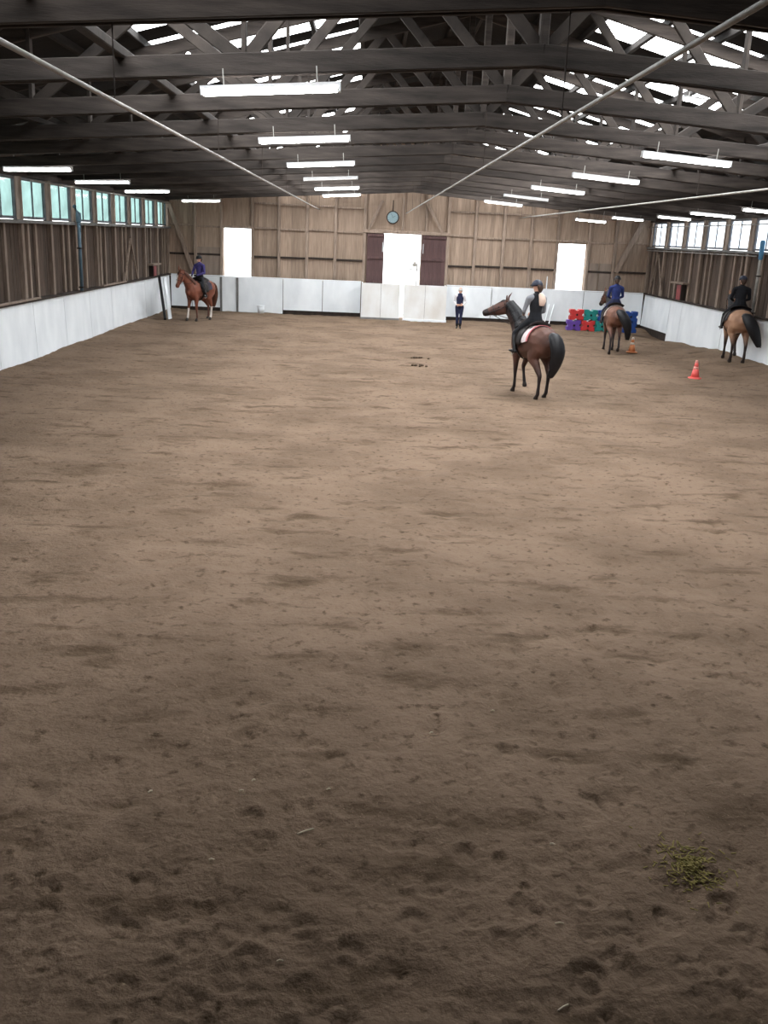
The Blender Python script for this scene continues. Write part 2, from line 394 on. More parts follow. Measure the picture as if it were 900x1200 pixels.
# ------------------------------------------------------------------ kickboards (white boarding round the school)
def kick(side, n):
    nm = 'baseboard_' + side
    if side in ('left', 'right'):
        s = -1 if side == 'left' else 1
        root = MB().bar(((WX + .1) * s, YB, .5), ((WX + .1) * s, YK, .5), .08, 1.7).build(nm, M_darkwood)
        y = YB
        brk = [37.9, 36.6, 39.3]
        ylist = list(np.arange(YB, 34.5, 2.5)) + ([36.4, 37.85, 41.5] if s > 0 else [36.9, 39.25, 41.5])
        for a, b_ in zip(ylist[:-1], ylist[1:]):
            ln = .06
            zb = .13 if (s > 0 and a > 37) else -.25
            v = []
            for yy in (a + .012, b_ - .012):
                v += [((WX + ln) * s, yy, 1.46), ((WX + ln + .035) * s, yy, 1.46), ((WX + .035) * s, yy, zb), (WX * s, yy, zb)]
            p = MB().add(v, [(0, 1, 2, 3), (7, 6, 5, 4), (0, 3, 7, 4), (1, 5, 6, 2), (0, 4, 5, 1), (3, 2, 6, 7)])
            p.build('board_panel', M_white, root)
    else:
        root = MB().box(-WX - .2, -2.05, YK + .05, YK + .15, -.3, 1.4).box(1.65, WX + .2, YK + .05, YK + .15, -.3, 1.4).build(nm, M_darkwood)
        for xl in ([-10.2, -9.3, -8.05, -7.35, -5.4, -3.7, -2.05], [1.65, 3.6, 5.6, 7.6, 10.2]):
            for i, (a, b_) in enumerate(zip(xl[:-1], xl[1:])):
                MB().box(a + .012, b_ - .012, YK, YK + .04, .16 if not (-8.2 < a < -7) else .0, 1.46 + random.uniform(-.01, .01)).build('board_panel', M_white, root)
        for px in (-8.05, -7.35): MB().bar((px, YK - .03, -.05), (px, YK - .03, 1.44), .09, .05, up=(0, 1, 0)).build('batten', M_sill, root)
        for a, b_ in ((-10.2, -2.05), (1.65, 10.2)):
            MB().bar((a, YK + .1, 1.48), (b_, YK + .1, 1.48), .2, .03).build('cap_board', M_white, root)
    return struct(root, {'left': 'white painted kickboards along the left wall', 'right': 'white painted kickboards along the right wall', 'far': 'white painted kickboards along the far end wall'}[side], 'kickboard')
kick('left', 1); kick('right', 2); kick('far', 3)

# gate in front of the centre doorway: two scuffed white leaves with a bright gap between them
YG = 40.3
gate = tag(empty('gate', (-.2, YG, 0)), 'scuffed white double gate in front of the bright centre doorway', 'gate')
for a, b_, nb in ((-1.8, -.2, 2), (-.05, 1.76, 2)):
    xsg = np.linspace(a, b_, nb + 1)
    for p, q in zip(xsg[:-1], xsg[1:]): MB().box(p + .006, q - .006, -.02, .02, .03, 1.5).build('panel', M_whitedirty, gate)
    for zz in (.25, 1.3): MB().bar((a, .05, zz), (b_, .05, zz), .05, .1).build('rail', M_darkwood, gate)
for xx in (-1.8, 1.76):
    MB().box(xx - .02, xx + .02, .02, YK - YG, .0, 1.48).build('side_panel', M_white, gate)
MB().bar((-1.85, -.03, .05), (-.2, -.03, .05), .04, .1).build('bottom_rail', M_sill, gate)
MB().bar((-.05, -.03, .05), (1.8, -.03, .05), .04, .1).build('bottom_rail', M_white, gate)

# ------------------------------------------------------------------ roof with trusses, purlins and daylit sheets
YT = [8.3 + 2.75 * k for k in range(-4, 13)]
SK0, SK1 = 2.1, 5.5
rb = MB()
def roof_quad(xa, xb, ya, yb):
    for (t0, t1) in ((0.0, 0.06),):
        v = [(x, y, z_roof(x) + t) for t in (t0, t1) for x, y in ((xa, ya), (xb, ya), (xb, yb), (xa, yb))]
        rb.add(v, [(0, 1, 2, 3), (4, 7, 6, 5), (0, 4, 5, 1), (1, 5, 6, 2), (2, 6, 7, 3), (3, 7, 4, 0)])
sheets = []
for s in (-1, 1):
    roof_quad(0, SK0 * s, YB - .2, YF + .3); roof_quad(SK1 * s, (WW + .4) * s, YB - .2, YF + .3)
    y = YB - .2
    for k, yt in enumerate(YT[:-1]):
        if yt < 5 or (yt < 8 and s > 0): continue
        roof_quad(SK0 * s, SK1 * s, y, yt + .25); y = yt + (2.23 if yt > 8 else 1.24)
        for q in ((0, 1) if yt > 8 else (0,)): sheets.append((s, yt + .25 + q * .99, yt + .25 + (q + 1) * .99))  # lone nearest left sheet is out of view, added to light the first truss
    roof_quad(SK0 * s, SK1 * s, y, YF + .3)
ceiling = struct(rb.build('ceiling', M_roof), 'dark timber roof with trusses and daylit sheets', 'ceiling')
for s in (-1, 1):
    sm = MB(); 
    xa, xb = SK0 * s, SK1 * s
    v = [(x, y, z_roof(x) + t) for t in (.0, .02) for x, y in ((xa, .01), (xb, .01), (xb, .98), (xa, .98))]
    sm.add(v, [(0, 1, 2, 3), (4, 7, 6, 5), (0, 4, 5, 1), (1, 5, 6, 2), (2, 6, 7, 3), (3, 7, 4, 0)])
    smm = sm.mesh('roof_light_sheet'); smm.materials.append(M_sky)
    for (s2, y0, y1) in sheets:
        if s2 == s: place('roof_light_sheet', smm, (0, y0, 0), ceiling)
    for xp in (.25, 1.2, 2.06, 2.9, 3.75, 4.6, 5.5, 6.4, 7.6, 8.8, 10.0):
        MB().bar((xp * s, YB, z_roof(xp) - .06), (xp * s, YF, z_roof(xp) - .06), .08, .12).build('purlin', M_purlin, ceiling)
# truss parts, shared by every truss
CH = .215
def truss_meshes():
    out = []
    for s in (-1, 1):
        for dy in (-.07, .07):
            m_ = MB().bar((0, dy, z_chord(0) + CH / 2), (10.4 * s, dy, z_chord(10.4) + CH / 2), .055, CH).mesh('bottom_chord'); m_.materials.append(M_beam); out.append(('bottom_chord', m_))
        m_ = MB().bar((0, 0, z_roof(0) - .22), (10.4 * s, 0, z_roof(10.4) - .22), .08, .2).mesh('top_chord'); m_.materials.append(M_beam); out.append(('top_chord', m_))
        nodes = [(0, 'b'), (1.6, 't'), (3.2, 'b'), (4.8, 't'), (6.4, 'b'), (7.8, 't'), (9.0, 'b')]
        for (xa, ka), (xb, kb) in zip(nodes[:-1], nodes[1:]):
            za = z_chord(xa) + .14 if ka == 'b' else z_roof(xa) - .24; zb = z_chord(xb) + .14 if kb == 'b' else z_roof(xb) - .24
            m_ = MB().bar((xa * s, 0, za), (xb * s, 0, zb), .06, .14).mesh('web'); m_.materials.append(M_web); out.append(('web', m_))
        for xa in (3.2, 6.4):
            m_ = MB().bar((xa * s, .0, z_chord(xa) + .1), (xa * s, .0, z_roof(xa) - .2), .05, .12, up=(0, 1, 0)).mesh('strut'); m_.materials.append(M_web); out.append(('strut', m_))
    m_ = MB().bar((0, 0, z_chord(0) + .1), (0, 0, z_roof(0) - .2), .1, .14, up=(0, 1, 0)).mesh('king_post'); m_.materials.append(M_beam); out.append(('king_post', m_))
    return out
TM = truss_meshes()
for yt in YT:
    t = empty('roof_truss', (0, yt, random.uniform(-.02, .02))); t.parent = ceiling
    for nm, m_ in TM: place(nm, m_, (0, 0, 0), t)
for xt in (-4.5, 4.9):
    MB().bar((xt, YB, z_chord(xt) + CH + .05), (xt, YF, z_chord(xt) + CH + .05), .12, .1).build('longitudinal_tie', M_web, ceiling)
for xt in (-7.2, 7.6):
    MB().bar((xt, YB, z_chord(xt) + CH + .05), (xt, YF, z_chord(xt) + CH + .05), .1, .08).build('longitudinal_tie', M_purlin, ceiling)

# outside the doors
struct(MB().box(-60, 60, YF + .25, YF + 90, -.3, -.05).build('ground_outside', mat('pale_yard', (205, 205, 200), (190, 190, 186), .9, .6)), 'pale bright yard outside the open far doors', 'ground')
# ------------------------------------------------------------------ fluorescent lamps under the trusses
def lamp_meshes(L):
    h = MB().prism([(-.06, .05), (.06, .05), (.05, .012), (.02, 0), (-.02, 0), (-.05, .012)], -L / 2, L / 2).mesh('housing')
    for v in h.vertices: v.co = (v.co.y, v.co.x, v.co.z)
    h.materials.append(M_housing)
    t = MB().tube([(-L / 2 + .04, 0, 0), (L / 2 - .04, 0, 0)], [(.024, .024)] * 2, n=10, cap=0).mesh('tube')
    e = MB().bar((0, -.06, .015), (0, .06, .015), .025, .075).mesh('end_cap'); e.materials.append(M_housing)
    t2 = t.copy(); t.materials.append(M_tube); t2.materials.append(M_dimtube)
    return h, t, t2, e
LM = {L: lamp_meshes(L) for L in (1.5, 1.25)}
def lamp(x, y, z, label, lit=True, L=1.5, drop=.12, tilt=0.0):
    r = empty('fluorescent_lamp', (x, y, z)); r.rotation_euler = (0, tilt, 0)
    tag(r, label, 'ceiling lamp', 'tube lamps under the roof trusses')
    h, t, t2, e = LM[L]
    place('housing', h, (0, 0, .022), r)
    for dy in (-.03, .03): place('tube', t if lit else t2, (0, dy, 0), r)
    for dx in (-L / 2 + .015, L / 2 - .015): place('end_cap', e, (dx, 0, .0), r)
    for dx in (-.5, .5): MB().cyl((dx, 0, .06), (dx, 0, .12 + drop), .008, n=6).build('hanger', M_pipe, r)
ORD = ['nearest', 'second nearest', 'third nearest', 'fourth nearest', 'fifth nearest', 'farthest']
for i, k in enumerate((1, 3, 5, 7, 9, 11)):
    lamp(-2.9, YT[k + 4] - .1, z_chord(2.9) - .16, '%s%s lamp of the row just left of the roof middle' % (ORD[i], ' unlit' if i == 3 else ''), lit=(i != 3), tilt=-.07)
ORD5 = ['nearest', 'second nearest', 'third nearest', 'fourth nearest', 'farthest']
for i, k in enumerate((3, 5, 7, 9, 11)):
    lamp(3.4, YT[k + 4] - .1, z_chord(3.4) - .16, '%s%s lamp of the row right of the roof middle' % (ORD5[i], ' unlit' if i == 3 else ''), lit=(i != 3), tilt=.07)
for i, (x, y, z) in enumerate(((-9.1, 22.0, 4.48), (-9.15, 27.4, 4.49), (-9.2, 33.05, 4.49), (-8.35, 38.5, 4.41))):
    lamp(x, y, z, '%s lamp of the row by the left windows' % ['nearest', 'second nearest', 'third nearest', 'farthest'][i], tilt=-.04, drop=.3)
for i, (x, y, z, L) in enumerate(((9.35, 27.4, 4.48, 1.5), (9.3, 31.7, 4.48, 1.5), (9.4, 36.0, 4.46, 1.25), (8.35, 38.5, 4.43, 1.25), (7.1, 39.4, 4.32, 1.25))):
    lamp(x, y, z, '%s lamp of the row by the right windows' % ORD5[i], L=L, tilt=.05, drop=(.3, .72, .3, .3, 1.4)[i])
lamp(7.55 - 2.7, 19.8, 6.15, 'short bright lamp high among the right hand truss webs', L=1.25, tilt=.1)

# ------------------------------------------------------------------ pipes hung below the trusses
def hung_pipe(x, z, y0, y1, label, r=.019):
    p = empty('overhead_pipe', (x, y0, z)); tag(p, label, 'pipe')
    n = 6
    MB().tube([(0, (y1 - y0) * i / n, 0) for i in range(n + 1)], [(r, r)] * (n + 1), n=8, cap=0).build('pipe', M_pipe, p, smooth=True)
    for k, yt in enumerate(YT):
        if y0 < yt < y1 and k % 2 == 0: MB().cyl((0, yt - y0, 0), (0, yt - y0, z_chord(x) + .05 - z), .006, n=6).build('hanger', M_darkwood, p)
hung_pipe(-3.9, 4.36, -2.0, 41.8, 'thin pale pipe running overhead on the left, under the trusses')
hung_pipe(-.25, 4.36, -2.0, 41.8, 'thin grey pipe running overhead towards the clock', .016)
hung_pipe(4.6, 4.38, -2.0, 41.8, 'thin pale pipe running overhead on the right')
def conduit(s, z, y0, y1, label):
    o = empty('cable_conduit', ((WX - .08) * s, y0, z)); tag(o, label, 'pipe')
    MB().cyl((0, 0, 0), (0, y1 - y0, 0), .018, n=8).build('pipe', M_pipe, o, smooth=True)
    y = .6
    while y < y1 - y0:
        MB().bar((0, y, 0), (.2 * s, y, 0), .02, .03).build('bracket', M_pipe, o); y += 4.4
conduit(-1, 4.36, 24.5, 41.5, 'thin pale conduit along the top of the left windows')
conduit(1, 4.22, 24.2, 41.5, 'thin pale conduit across the top of the right windows')
conduit(1, 3.28, 29.7, 41.5, 'thin grey conduit just below the right window sill')

# ------------------------------------------------------------------ clock and small wall things
ck = tag(empty('wall_clock', (-.8, YF - .12, 4.18)), 'round pale blue clock above the centre doorway', 'clock')
def disc(r, y0, y1, n=28): return MB().tube([(0, y0, 0), (0, y1, 0)], [(r, r)] * 2, side=(1, 0, 0), n=n, cap=0)
disc(.27, -.03, .03).build('rim', M_darkwood, ck, smooth=False)
disc(.225, -.045, -.03).build('dial', mat('clock_dial', (150, 172, 178), (138, 160, 166), .4), ck)
M_black = mat('black', (24, 24, 26), (18, 18, 20), .5)
for a, l in ((R(60), .12), (R(-25), .18)): MB().bar((0, -.05, 0), (l * math.sin(a), -.05, l * math.cos(a)), .01, .022, up=(0, 1, 0)).build('hand', M_black, ck)
for k in range(12):
    a = k * math.pi / 6; MB().bar((.17 * math.sin(a), -.048, .17 * math.cos(a)), (.2 * math.sin(a), -.048, .2 * math.cos(a)), .006, .015, up=(0, 1, 0)).build('hour_mark', M_black, ck)
MB().bar((0, .0, .27), (0, .03, .7), .04, .04, up=(0, 1, 0)).build('hanger', M_darkwood, ck)

M_red = mat('dull_red_paint', (140, 52, 52), (110, 42, 44), .6)
for s, y, zt, lab in ((-1, 38.6, 1.98, 'dull red box under a shelf on the left wall near the corner'), (1, 37.0, 2.16, 'dull red box under a plank on the right wall')):
    b = tag(empty('wall_box', ((WW - .12) * s, y, 1.5)), lab, 'box')
    h = zt - 1.5 - .06
    MB().box(-.08, .08, -.35, .35, 0, h).build('body', M_darkwood, b)
    MB().box(-.1 if s > 0 else .085, -.085 if s > 0 else .1, -.3, .15, .02, h - .03).build('red_front', M_red, b)
    MB().bar((-.05 * s, -.75, h + .04), (-.05 * s, .75, h + .04), .26, .07).build('shelf', M_stud, b)
dp = tag(empty('downpipe', (-(WW - .27), 28.4, 1.5)), 'blue-grey downpipe on the left wall between the studs', 'pipe')
M_bluegrey = mat('blue_grey_pipe', (88, 112, 126), (70, 92, 106), .5)
MB().cyl((0, 0, 0), (0, 0, 2.0), .05, n=12).build('pipe', M_bluegrey, dp, smooth=True)
MB().tube([(0, 0, 1.95), (0, 0, 2.15), (-.1, 0, 2.35)], [.075, .08, .06], n=12).build('hopper', M_bluegrey, dp, smooth=True)
for z in (.1, 1.2): MB().bar((0, -.08, z), (0, .08, z), .13, .04).build('clip', M_darkwood, dp)
dp = tag(empty('downpipe', (WW - .32, 29.3, 1.5)), 'pale downpipe with a bright blue top on the right wall', 'pipe')
MB().cyl((0, 0, 0), (0, 0, 1.75), .045, n=12).build('pipe', M_pipe, dp, smooth=True)
MB().tube([(0, 0, 1.72), (0, 0, 2.2)], [.07, .075], n=14).build('blue_top', mat('bright_blue', (84, 140, 178), (72, 124, 162), .5), dp, smooth=True)
for z in (.1, 1.2): MB().bar((0, -.08, z), (0, .08, z), .13, .04).build('clip', M_darkwood, dp)
for y0, y1, lab in ((21.6, 24.8, 'pale plank lying on the left ledge, nearest one'), (30.8, 33.7, 'pale plank lying on the left ledge below the slanted braces')):
    pl = MB().bar((-(WX + .01), y0, 1.515), (-(WX + .0), y1, 1.515), .12, .04)
    for k in range(2): pl.bar((-(WX + .01), y0 + .3 + k * 1.8, 1.545), (-(WX + .01), y0 + .34 + k * 1.8, 1.545), .12, .02)
    tag(pl.build('plank', M_ply), lab, 'plank')
tag(MB().tube([(5.95, YK + .02, 1.48), (5.95, YK + .02, 2.02)], [(.04, .025), (.035, .02)], n=8, cap=1).build('light_slit', M_white), 'short white bar standing in for a slit of light in the far wall beside the right doorway', 'light slit')  # white bar added in place of a slit of light through the wall
# leaning board and dark pole in the left far corner
lb = tag(MB().add([(-9.98, 39.0, 1.43), (-9.95, 39.35, 1.43), (-9.27, 37.0, .02), (-9.3, 36.6, .02), (-10.02, 39.02, 1.43), (-9.99, 39.37, 1.43), (-9.31, 37.02, .02), (-9.34, 36.62, .02)],
    [(0, 1, 2, 3), (7, 6, 5, 4), (0, 4, 5, 1), (1, 5, 6, 2), (2, 6, 7, 3), (3, 7, 4, 0)]).build('leaning_board', M_white), 'white board leaning against the left kickboards by the corner', 'board')
tag(MB().bar((-10.07, 38.6, 1.5), (-9.42, 36.45, .03), .1, .09).build('leaning_post', M_black), 'dark post leaning beside the white board in the left corner', 'post')
# poles leaning on the far kickboard
for x, lab in ((5.85, 'thin white pole leaning on the far kickboard, left one'), (6.05, 'thin white pole leaning on the far kickboard, right one')):
    g = ground(x, 40.9)
    tag(MB().tube([(x, 40.85, g), (x + .28, YK - .035, .85)], [.022, .022], n=8).build('leaning_pole', M_white, smooth=True), lab, 'pole')
# bucket
bk = tag(empty('bucket', (-6.3, 41.1, ground(-6.3, 41.1))), 'small white bucket at the foot of the far kickboard', 'bucket')
MB().tube([(0, 0, 0), (0, 0, .3)], [.13, .16], n=18, cap=0).build('body', M_white, bk, smooth=True)
MB().tube([(0, 0, .29), (0, 0, .32)], [.172, .172], n=18, cap=0).build('rim', M_white, bk)
MB().tube([(.165 * math.cos(a), -.02, .3 - .12 * math.sin(a)) for a in np.linspace(0, math.pi, 9)], [.006] * 9, n=6).build('handle', M_pipe, bk)
# hitching rail outside
MB_R = .028
hr = tag(empty('handrail', (.33, 45.0, -.05)), 'thin dark rail outside the bright centre doorway', 'rail')
MB().cyl((-.2, 0, 2.02), (.2, 0, 2.02), MB_R, n=8).build('rail', M_sill, hr)
MB().cyl((.16, 0, 0), (.16, 0, 2.32), MB_R, n=8).build('post', M_sill, hr)
MB().tube([(.05, 0, 2.25), (.05, 0, 2.33)], [.13, .07], n=12).build('cap', M_sill, hr, smooth=True)

# ------------------------------------------------------------------ cones
def cone(x, y, h, colA, colB, label, flip=False):
    c = empty('traffic_cone', (x, y, ground(x, y) + .005), .3); tag(c, label, 'cone', 'training cones')
    k = h / .5
    mA = mat('cone_' + label[:6], colA, tuple(v * .92 for v in colA), .5); mB = mat('coneb_' + label[:6], colB, tuple(v * .92 for v in colB), .5)
    MB().tube([(0, 0, .0), (0, 0, .025), (0, 0, .04)], [(.19 * k, .19 * k), (.19 * k, .19 * k), (.15 * k, .15 * k)], n=8, cap=0).build('base', mA if not flip else mB, c)
    def ring(z0, z1, name, m_):
        r = lambda z: (.125 - .095 * z / .5) * k
        MB().tube([(0, 0, z0 * k), (0, 0, z1 * k)], [r(z0), r(z1)], n=18, cap=0).build(name, m_, c, smooth=True)
    ring(.03, .26, 'cone_body', mA if not flip else mB); ring(.26, .33, 'band', mB if not flip else mA); ring(.33, .43, 'cone_body', mA); ring(.43, .5, 'tip', mB if not flip else mA)
cone(7.33, 25.76, .5, (236, 104, 98), (240, 160, 150), 'coral red cone standing alone on the sand near the right wall')
cone(7.16, 31.62, .5, (205, 130, 85), (238, 226, 214), 'orange and white cone behind the tail of the bay horse')

# ------------------------------------------------------------------ plastic jump blocks
def block_profile(wd, h, notch=.42):
    """four lobed block: rounded bites out of the middle of every side"""
    pts = []; a, b = wd / 2, h / 2; n = 7
    for (cx, cy, ax_, sgn) in ((0, -b, 'x', 1), (a, 0, 'y', 1), (0, b, 'x', -1), (-a, 0, 'y', -1)):
        r = notch * (a if ax_ == 'x' else b) * .8; d = notch * min(a, b) * .75
        for i in range(n + 1):
            t = math.pi * i / n
            if ax_ == 'x': pts.append((-sgn * r * math.cos(t), cy + sgn * d * math.sin(t)))
            else: pts.append((cx - sgn * d * math.sin(t), -sgn * r * math.cos(t)))
        if ax_ == 'x': pts += [(sgn * a * .93, cy), (sgn * a, cy + sgn * b * .08)]
        else: pts += [(cx, sgn * b * .92), (cx - sgn * a * .07, sgn * b)]
    return pts
BLK = [('red', (205, 62, 62), 6.86, 1, 0), ('teal', (38, 138, 132), 7.44, 1, 0), ('blue', (32, 70, 140), 8.02, 1, 0),
       ('purple', (104, 72, 160), 6.78, 0, 0), ('red', (205, 70, 62), 7.36, 0, 0), ('teal', (38, 138, 132), 7.94, 0, 0), ('blue', (44, 64, 150), 9.1, 1, 0), ('blue', (44, 64, 150), 9.1, 0, 0)]
blk_lab = ['red plastic jump block on top of the purple one', 'teal plastic jump block in the upper row', 'blue plastic jump block at the right end of the upper row', 'purple plastic jump block on the sand',
           'red plastic jump block in the lower row', 'teal plastic jump block at the right end of the lower row', 'blue plastic jump block on top, behind the black tail', 'blue plastic jump block on the sand, behind the black tail']
for (nm, c, x, row, tl), lab in zip(BLK, blk_lab):
    y = 39.3; g = min(ground(6.7, y), ground(7.3, y), ground(7.9, y)) - .01
    m_ = mat('plastic_' + nm, c, tuple(v * .93 for v in c), .45)
    r = empty('jump_block', (x, y, g + .215 + row * .435)); r.rotation_euler = (0, R(-tl * .6), 0)
    tag(r, lab, 'block', 'coloured plastic jump blocks')
    MB().prism(block_profile(.56, .43, .36), -.16, .16).build('body', m_, r)
    MB().prism([(p[0] * .82, p[1] * .82) for p in block_profile(.56, .43, .36)], -.185, .185).build('raised_face', m_, r)
    MB().cyl((0, -.2, 0), (0, .2, 0), .045, n=12).build('hub', M_black, r)

# ------------------------------------------------------------------ bodies: overlapping tapered volumes fused to one skin
def fuse(prims, voxel, smooth_it, mats, name, parent, fac=0.5):
    """prims: (points, radii, side, material index) -> one continuous mesh, faces coloured by the nearest volume"""
    mb = MB()
    for pts, rad, side, mi in prims: mb.tube(pts, rad, side, n=12)
    me0 = mb.mesh(name); o = bpy.data.objects.new(name, me0); COL.objects.link(o)
    md = o.modifiers.new('r', 'REMESH'); md.mode = 'VOXEL'; md.voxel_size = voxel; md.adaptivity = 0
    ms = o.modifiers.new('s', 'SMOOTH'); ms.factor = fac; ms.iterations = smooth_it
    dg = bpy.context.evaluated_depsgraph_get(); me1 = bpy.data.meshes.new_from_object(o.evaluated_get(dg))
    bpy.data.objects.remove(o); me1.name = name; me1.materials.clear()
    for m_ in mats: me1.materials.append(m_)
    n = len(me1.polygons); c = np.empty(n * 3); me1.polygons.foreach_get('center', c); c = c.reshape(-1, 3)
    best = np.full(n, 1e9); mi_ = np.zeros(n, np.int32)
    for pts, rad, side, mi in prims:
        for i in range(len(pts) - 1):
            a = np.array(pts[i], float); b = np.array(pts[i + 1], float); d = b - a; L2 = max(1e-9, d @ d)
            t = np.clip(((c - a) @ d) / L2, 0, 1); q = a + t[:, None] * d
            r0 = np.mean(rad[i]); r1 = np.mean(rad[i + 1]); rr = r0 + (r1 - r0) * t
            dist = np.linalg.norm(c - q, axis=1) - rr
            k = dist < best; best[k] = dist[k]; mi_[k] = mi
    me1.polygons.foreach_set('material_index', mi_); me1.shade_smooth(); me1.update()
    return link(name, me1, parent)

BODY = [(-.87, 1.22, .11, .12), (-.80, 1.21, .23, .25), (-.65, 1.22, .31, .325), (-.45, 1.22, .325, .33), (-.2, 1.165, .32, .345), (.0, 1.15, .32, .36), (.2, 1.155, .305, .375), (.4, 1.17, .275, .385), (.55, 1.15, .24, .34), (.68, 1.11, .17, .24), (.75, 1.09, .09, .13)]
def body_at(x):
    for a, b in zip(BODY[:-1], BODY[1:]):
        if a[0] <= x <= b[0]:
            t = (x - a[0]) / (b[0] - a[0]); return [a[i] + (b[i] - a[i]) * t for i in (1, 2, 3)]
    return BODY[-1][1:]
def wrap(x0, x1, a0, a1, off, nx=8, na=16, rise=None):
    """grid that follows the barrel; angles in degrees from the top, positive to the left"""
    v = []; f = []
    for lay in (0, 1):
        for i in range(nx + 1):
            x = x0 + (x1 - x0) * i / nx; zc, w_, h = body_at(x)
            for j in range(na + 1):
                a = R(a0 + (a1 - a0) * j / na); o = off + (.014 if lay else 0) + (rise(i / nx, j / na) if rise else 0)
                v.append((x, (w_ + o) * math.sin(a), zc + (h + o) * math.cos(a)))
    n1 = na + 1; K = (nx + 1) * n1
    for i in range(nx):
        for j in range(na):
            q = (i * n1 + j, i * n1 + j + 1, (i + 1) * n1 + j + 1, (i + 1) * n1 + j)
            f.append(q); f.append(tuple(K + k for k in reversed(q)))
    edge = [i * n1 for i in range(nx + 1)] + [nx * n1 + j for j in range(1, na + 1)] + [i * n1 + na for i in range(nx - 1, -1, -1)] + [j for j in range(na - 1, 0, -1)]
    for a, b in zip(edge, edge[1:] + edge[:1]): f.append((a, b, K + b, K + a))
    return MB().add(v, f)
def D(yaw, pitch): return Vector((math.cos(R(yaw)) * math.cos(R(pitch)), math.sin(R(yaw)) * math.cos(R(pitch)), math.sin(R(pitch))))

def coat_material(name, c1, c2, points, zlo, zhi):
    """coat colour with the darker (or same) lower legs of the breed, as a marking of the hide itself"""
    m = mat(name, c1, c2, .55, 3.0, spec=.25); nt = m.node_tree; N = nt.nodes; L = nt.links; b = N['Principled BSDF']
    src = b.inputs['Base Color'].links[0].from_socket
    tc = N.new('ShaderNodeTexCoord'); sx = N.new('ShaderNodeSeparateXYZ'); L.new(tc.outputs['Object'], sx.inputs[0])
    mr = N.new('ShaderNodeMapRange'); mr.inputs[1].default_value = zhi; mr.inputs[2].default_value = zlo; mr.interpolation_type = 'SMOOTHSTEP'
    L.new(sx.outputs[2], mr.inputs[0]); mx = N.new('ShaderNodeMix'); mx.data_type = 'RGBA'; L.new(mr.outputs[0], mx.inputs[0])
    L.new(src, mx.inputs[6]); mx.inputs[7].default_value = (*lin(points), 1); L.new(mx.outputs[2], b.inputs['Base Color'])
    return m
M_hoof = mat('hoof', (52, 44, 40), (38, 33, 30), .6)
M_leather = mat('dark_leather', (38, 30, 28), (26, 22, 21), .5)
M_metal = mat('stirrup_metal', (190, 192, 195), (160, 162, 166), .3, metal=.8)

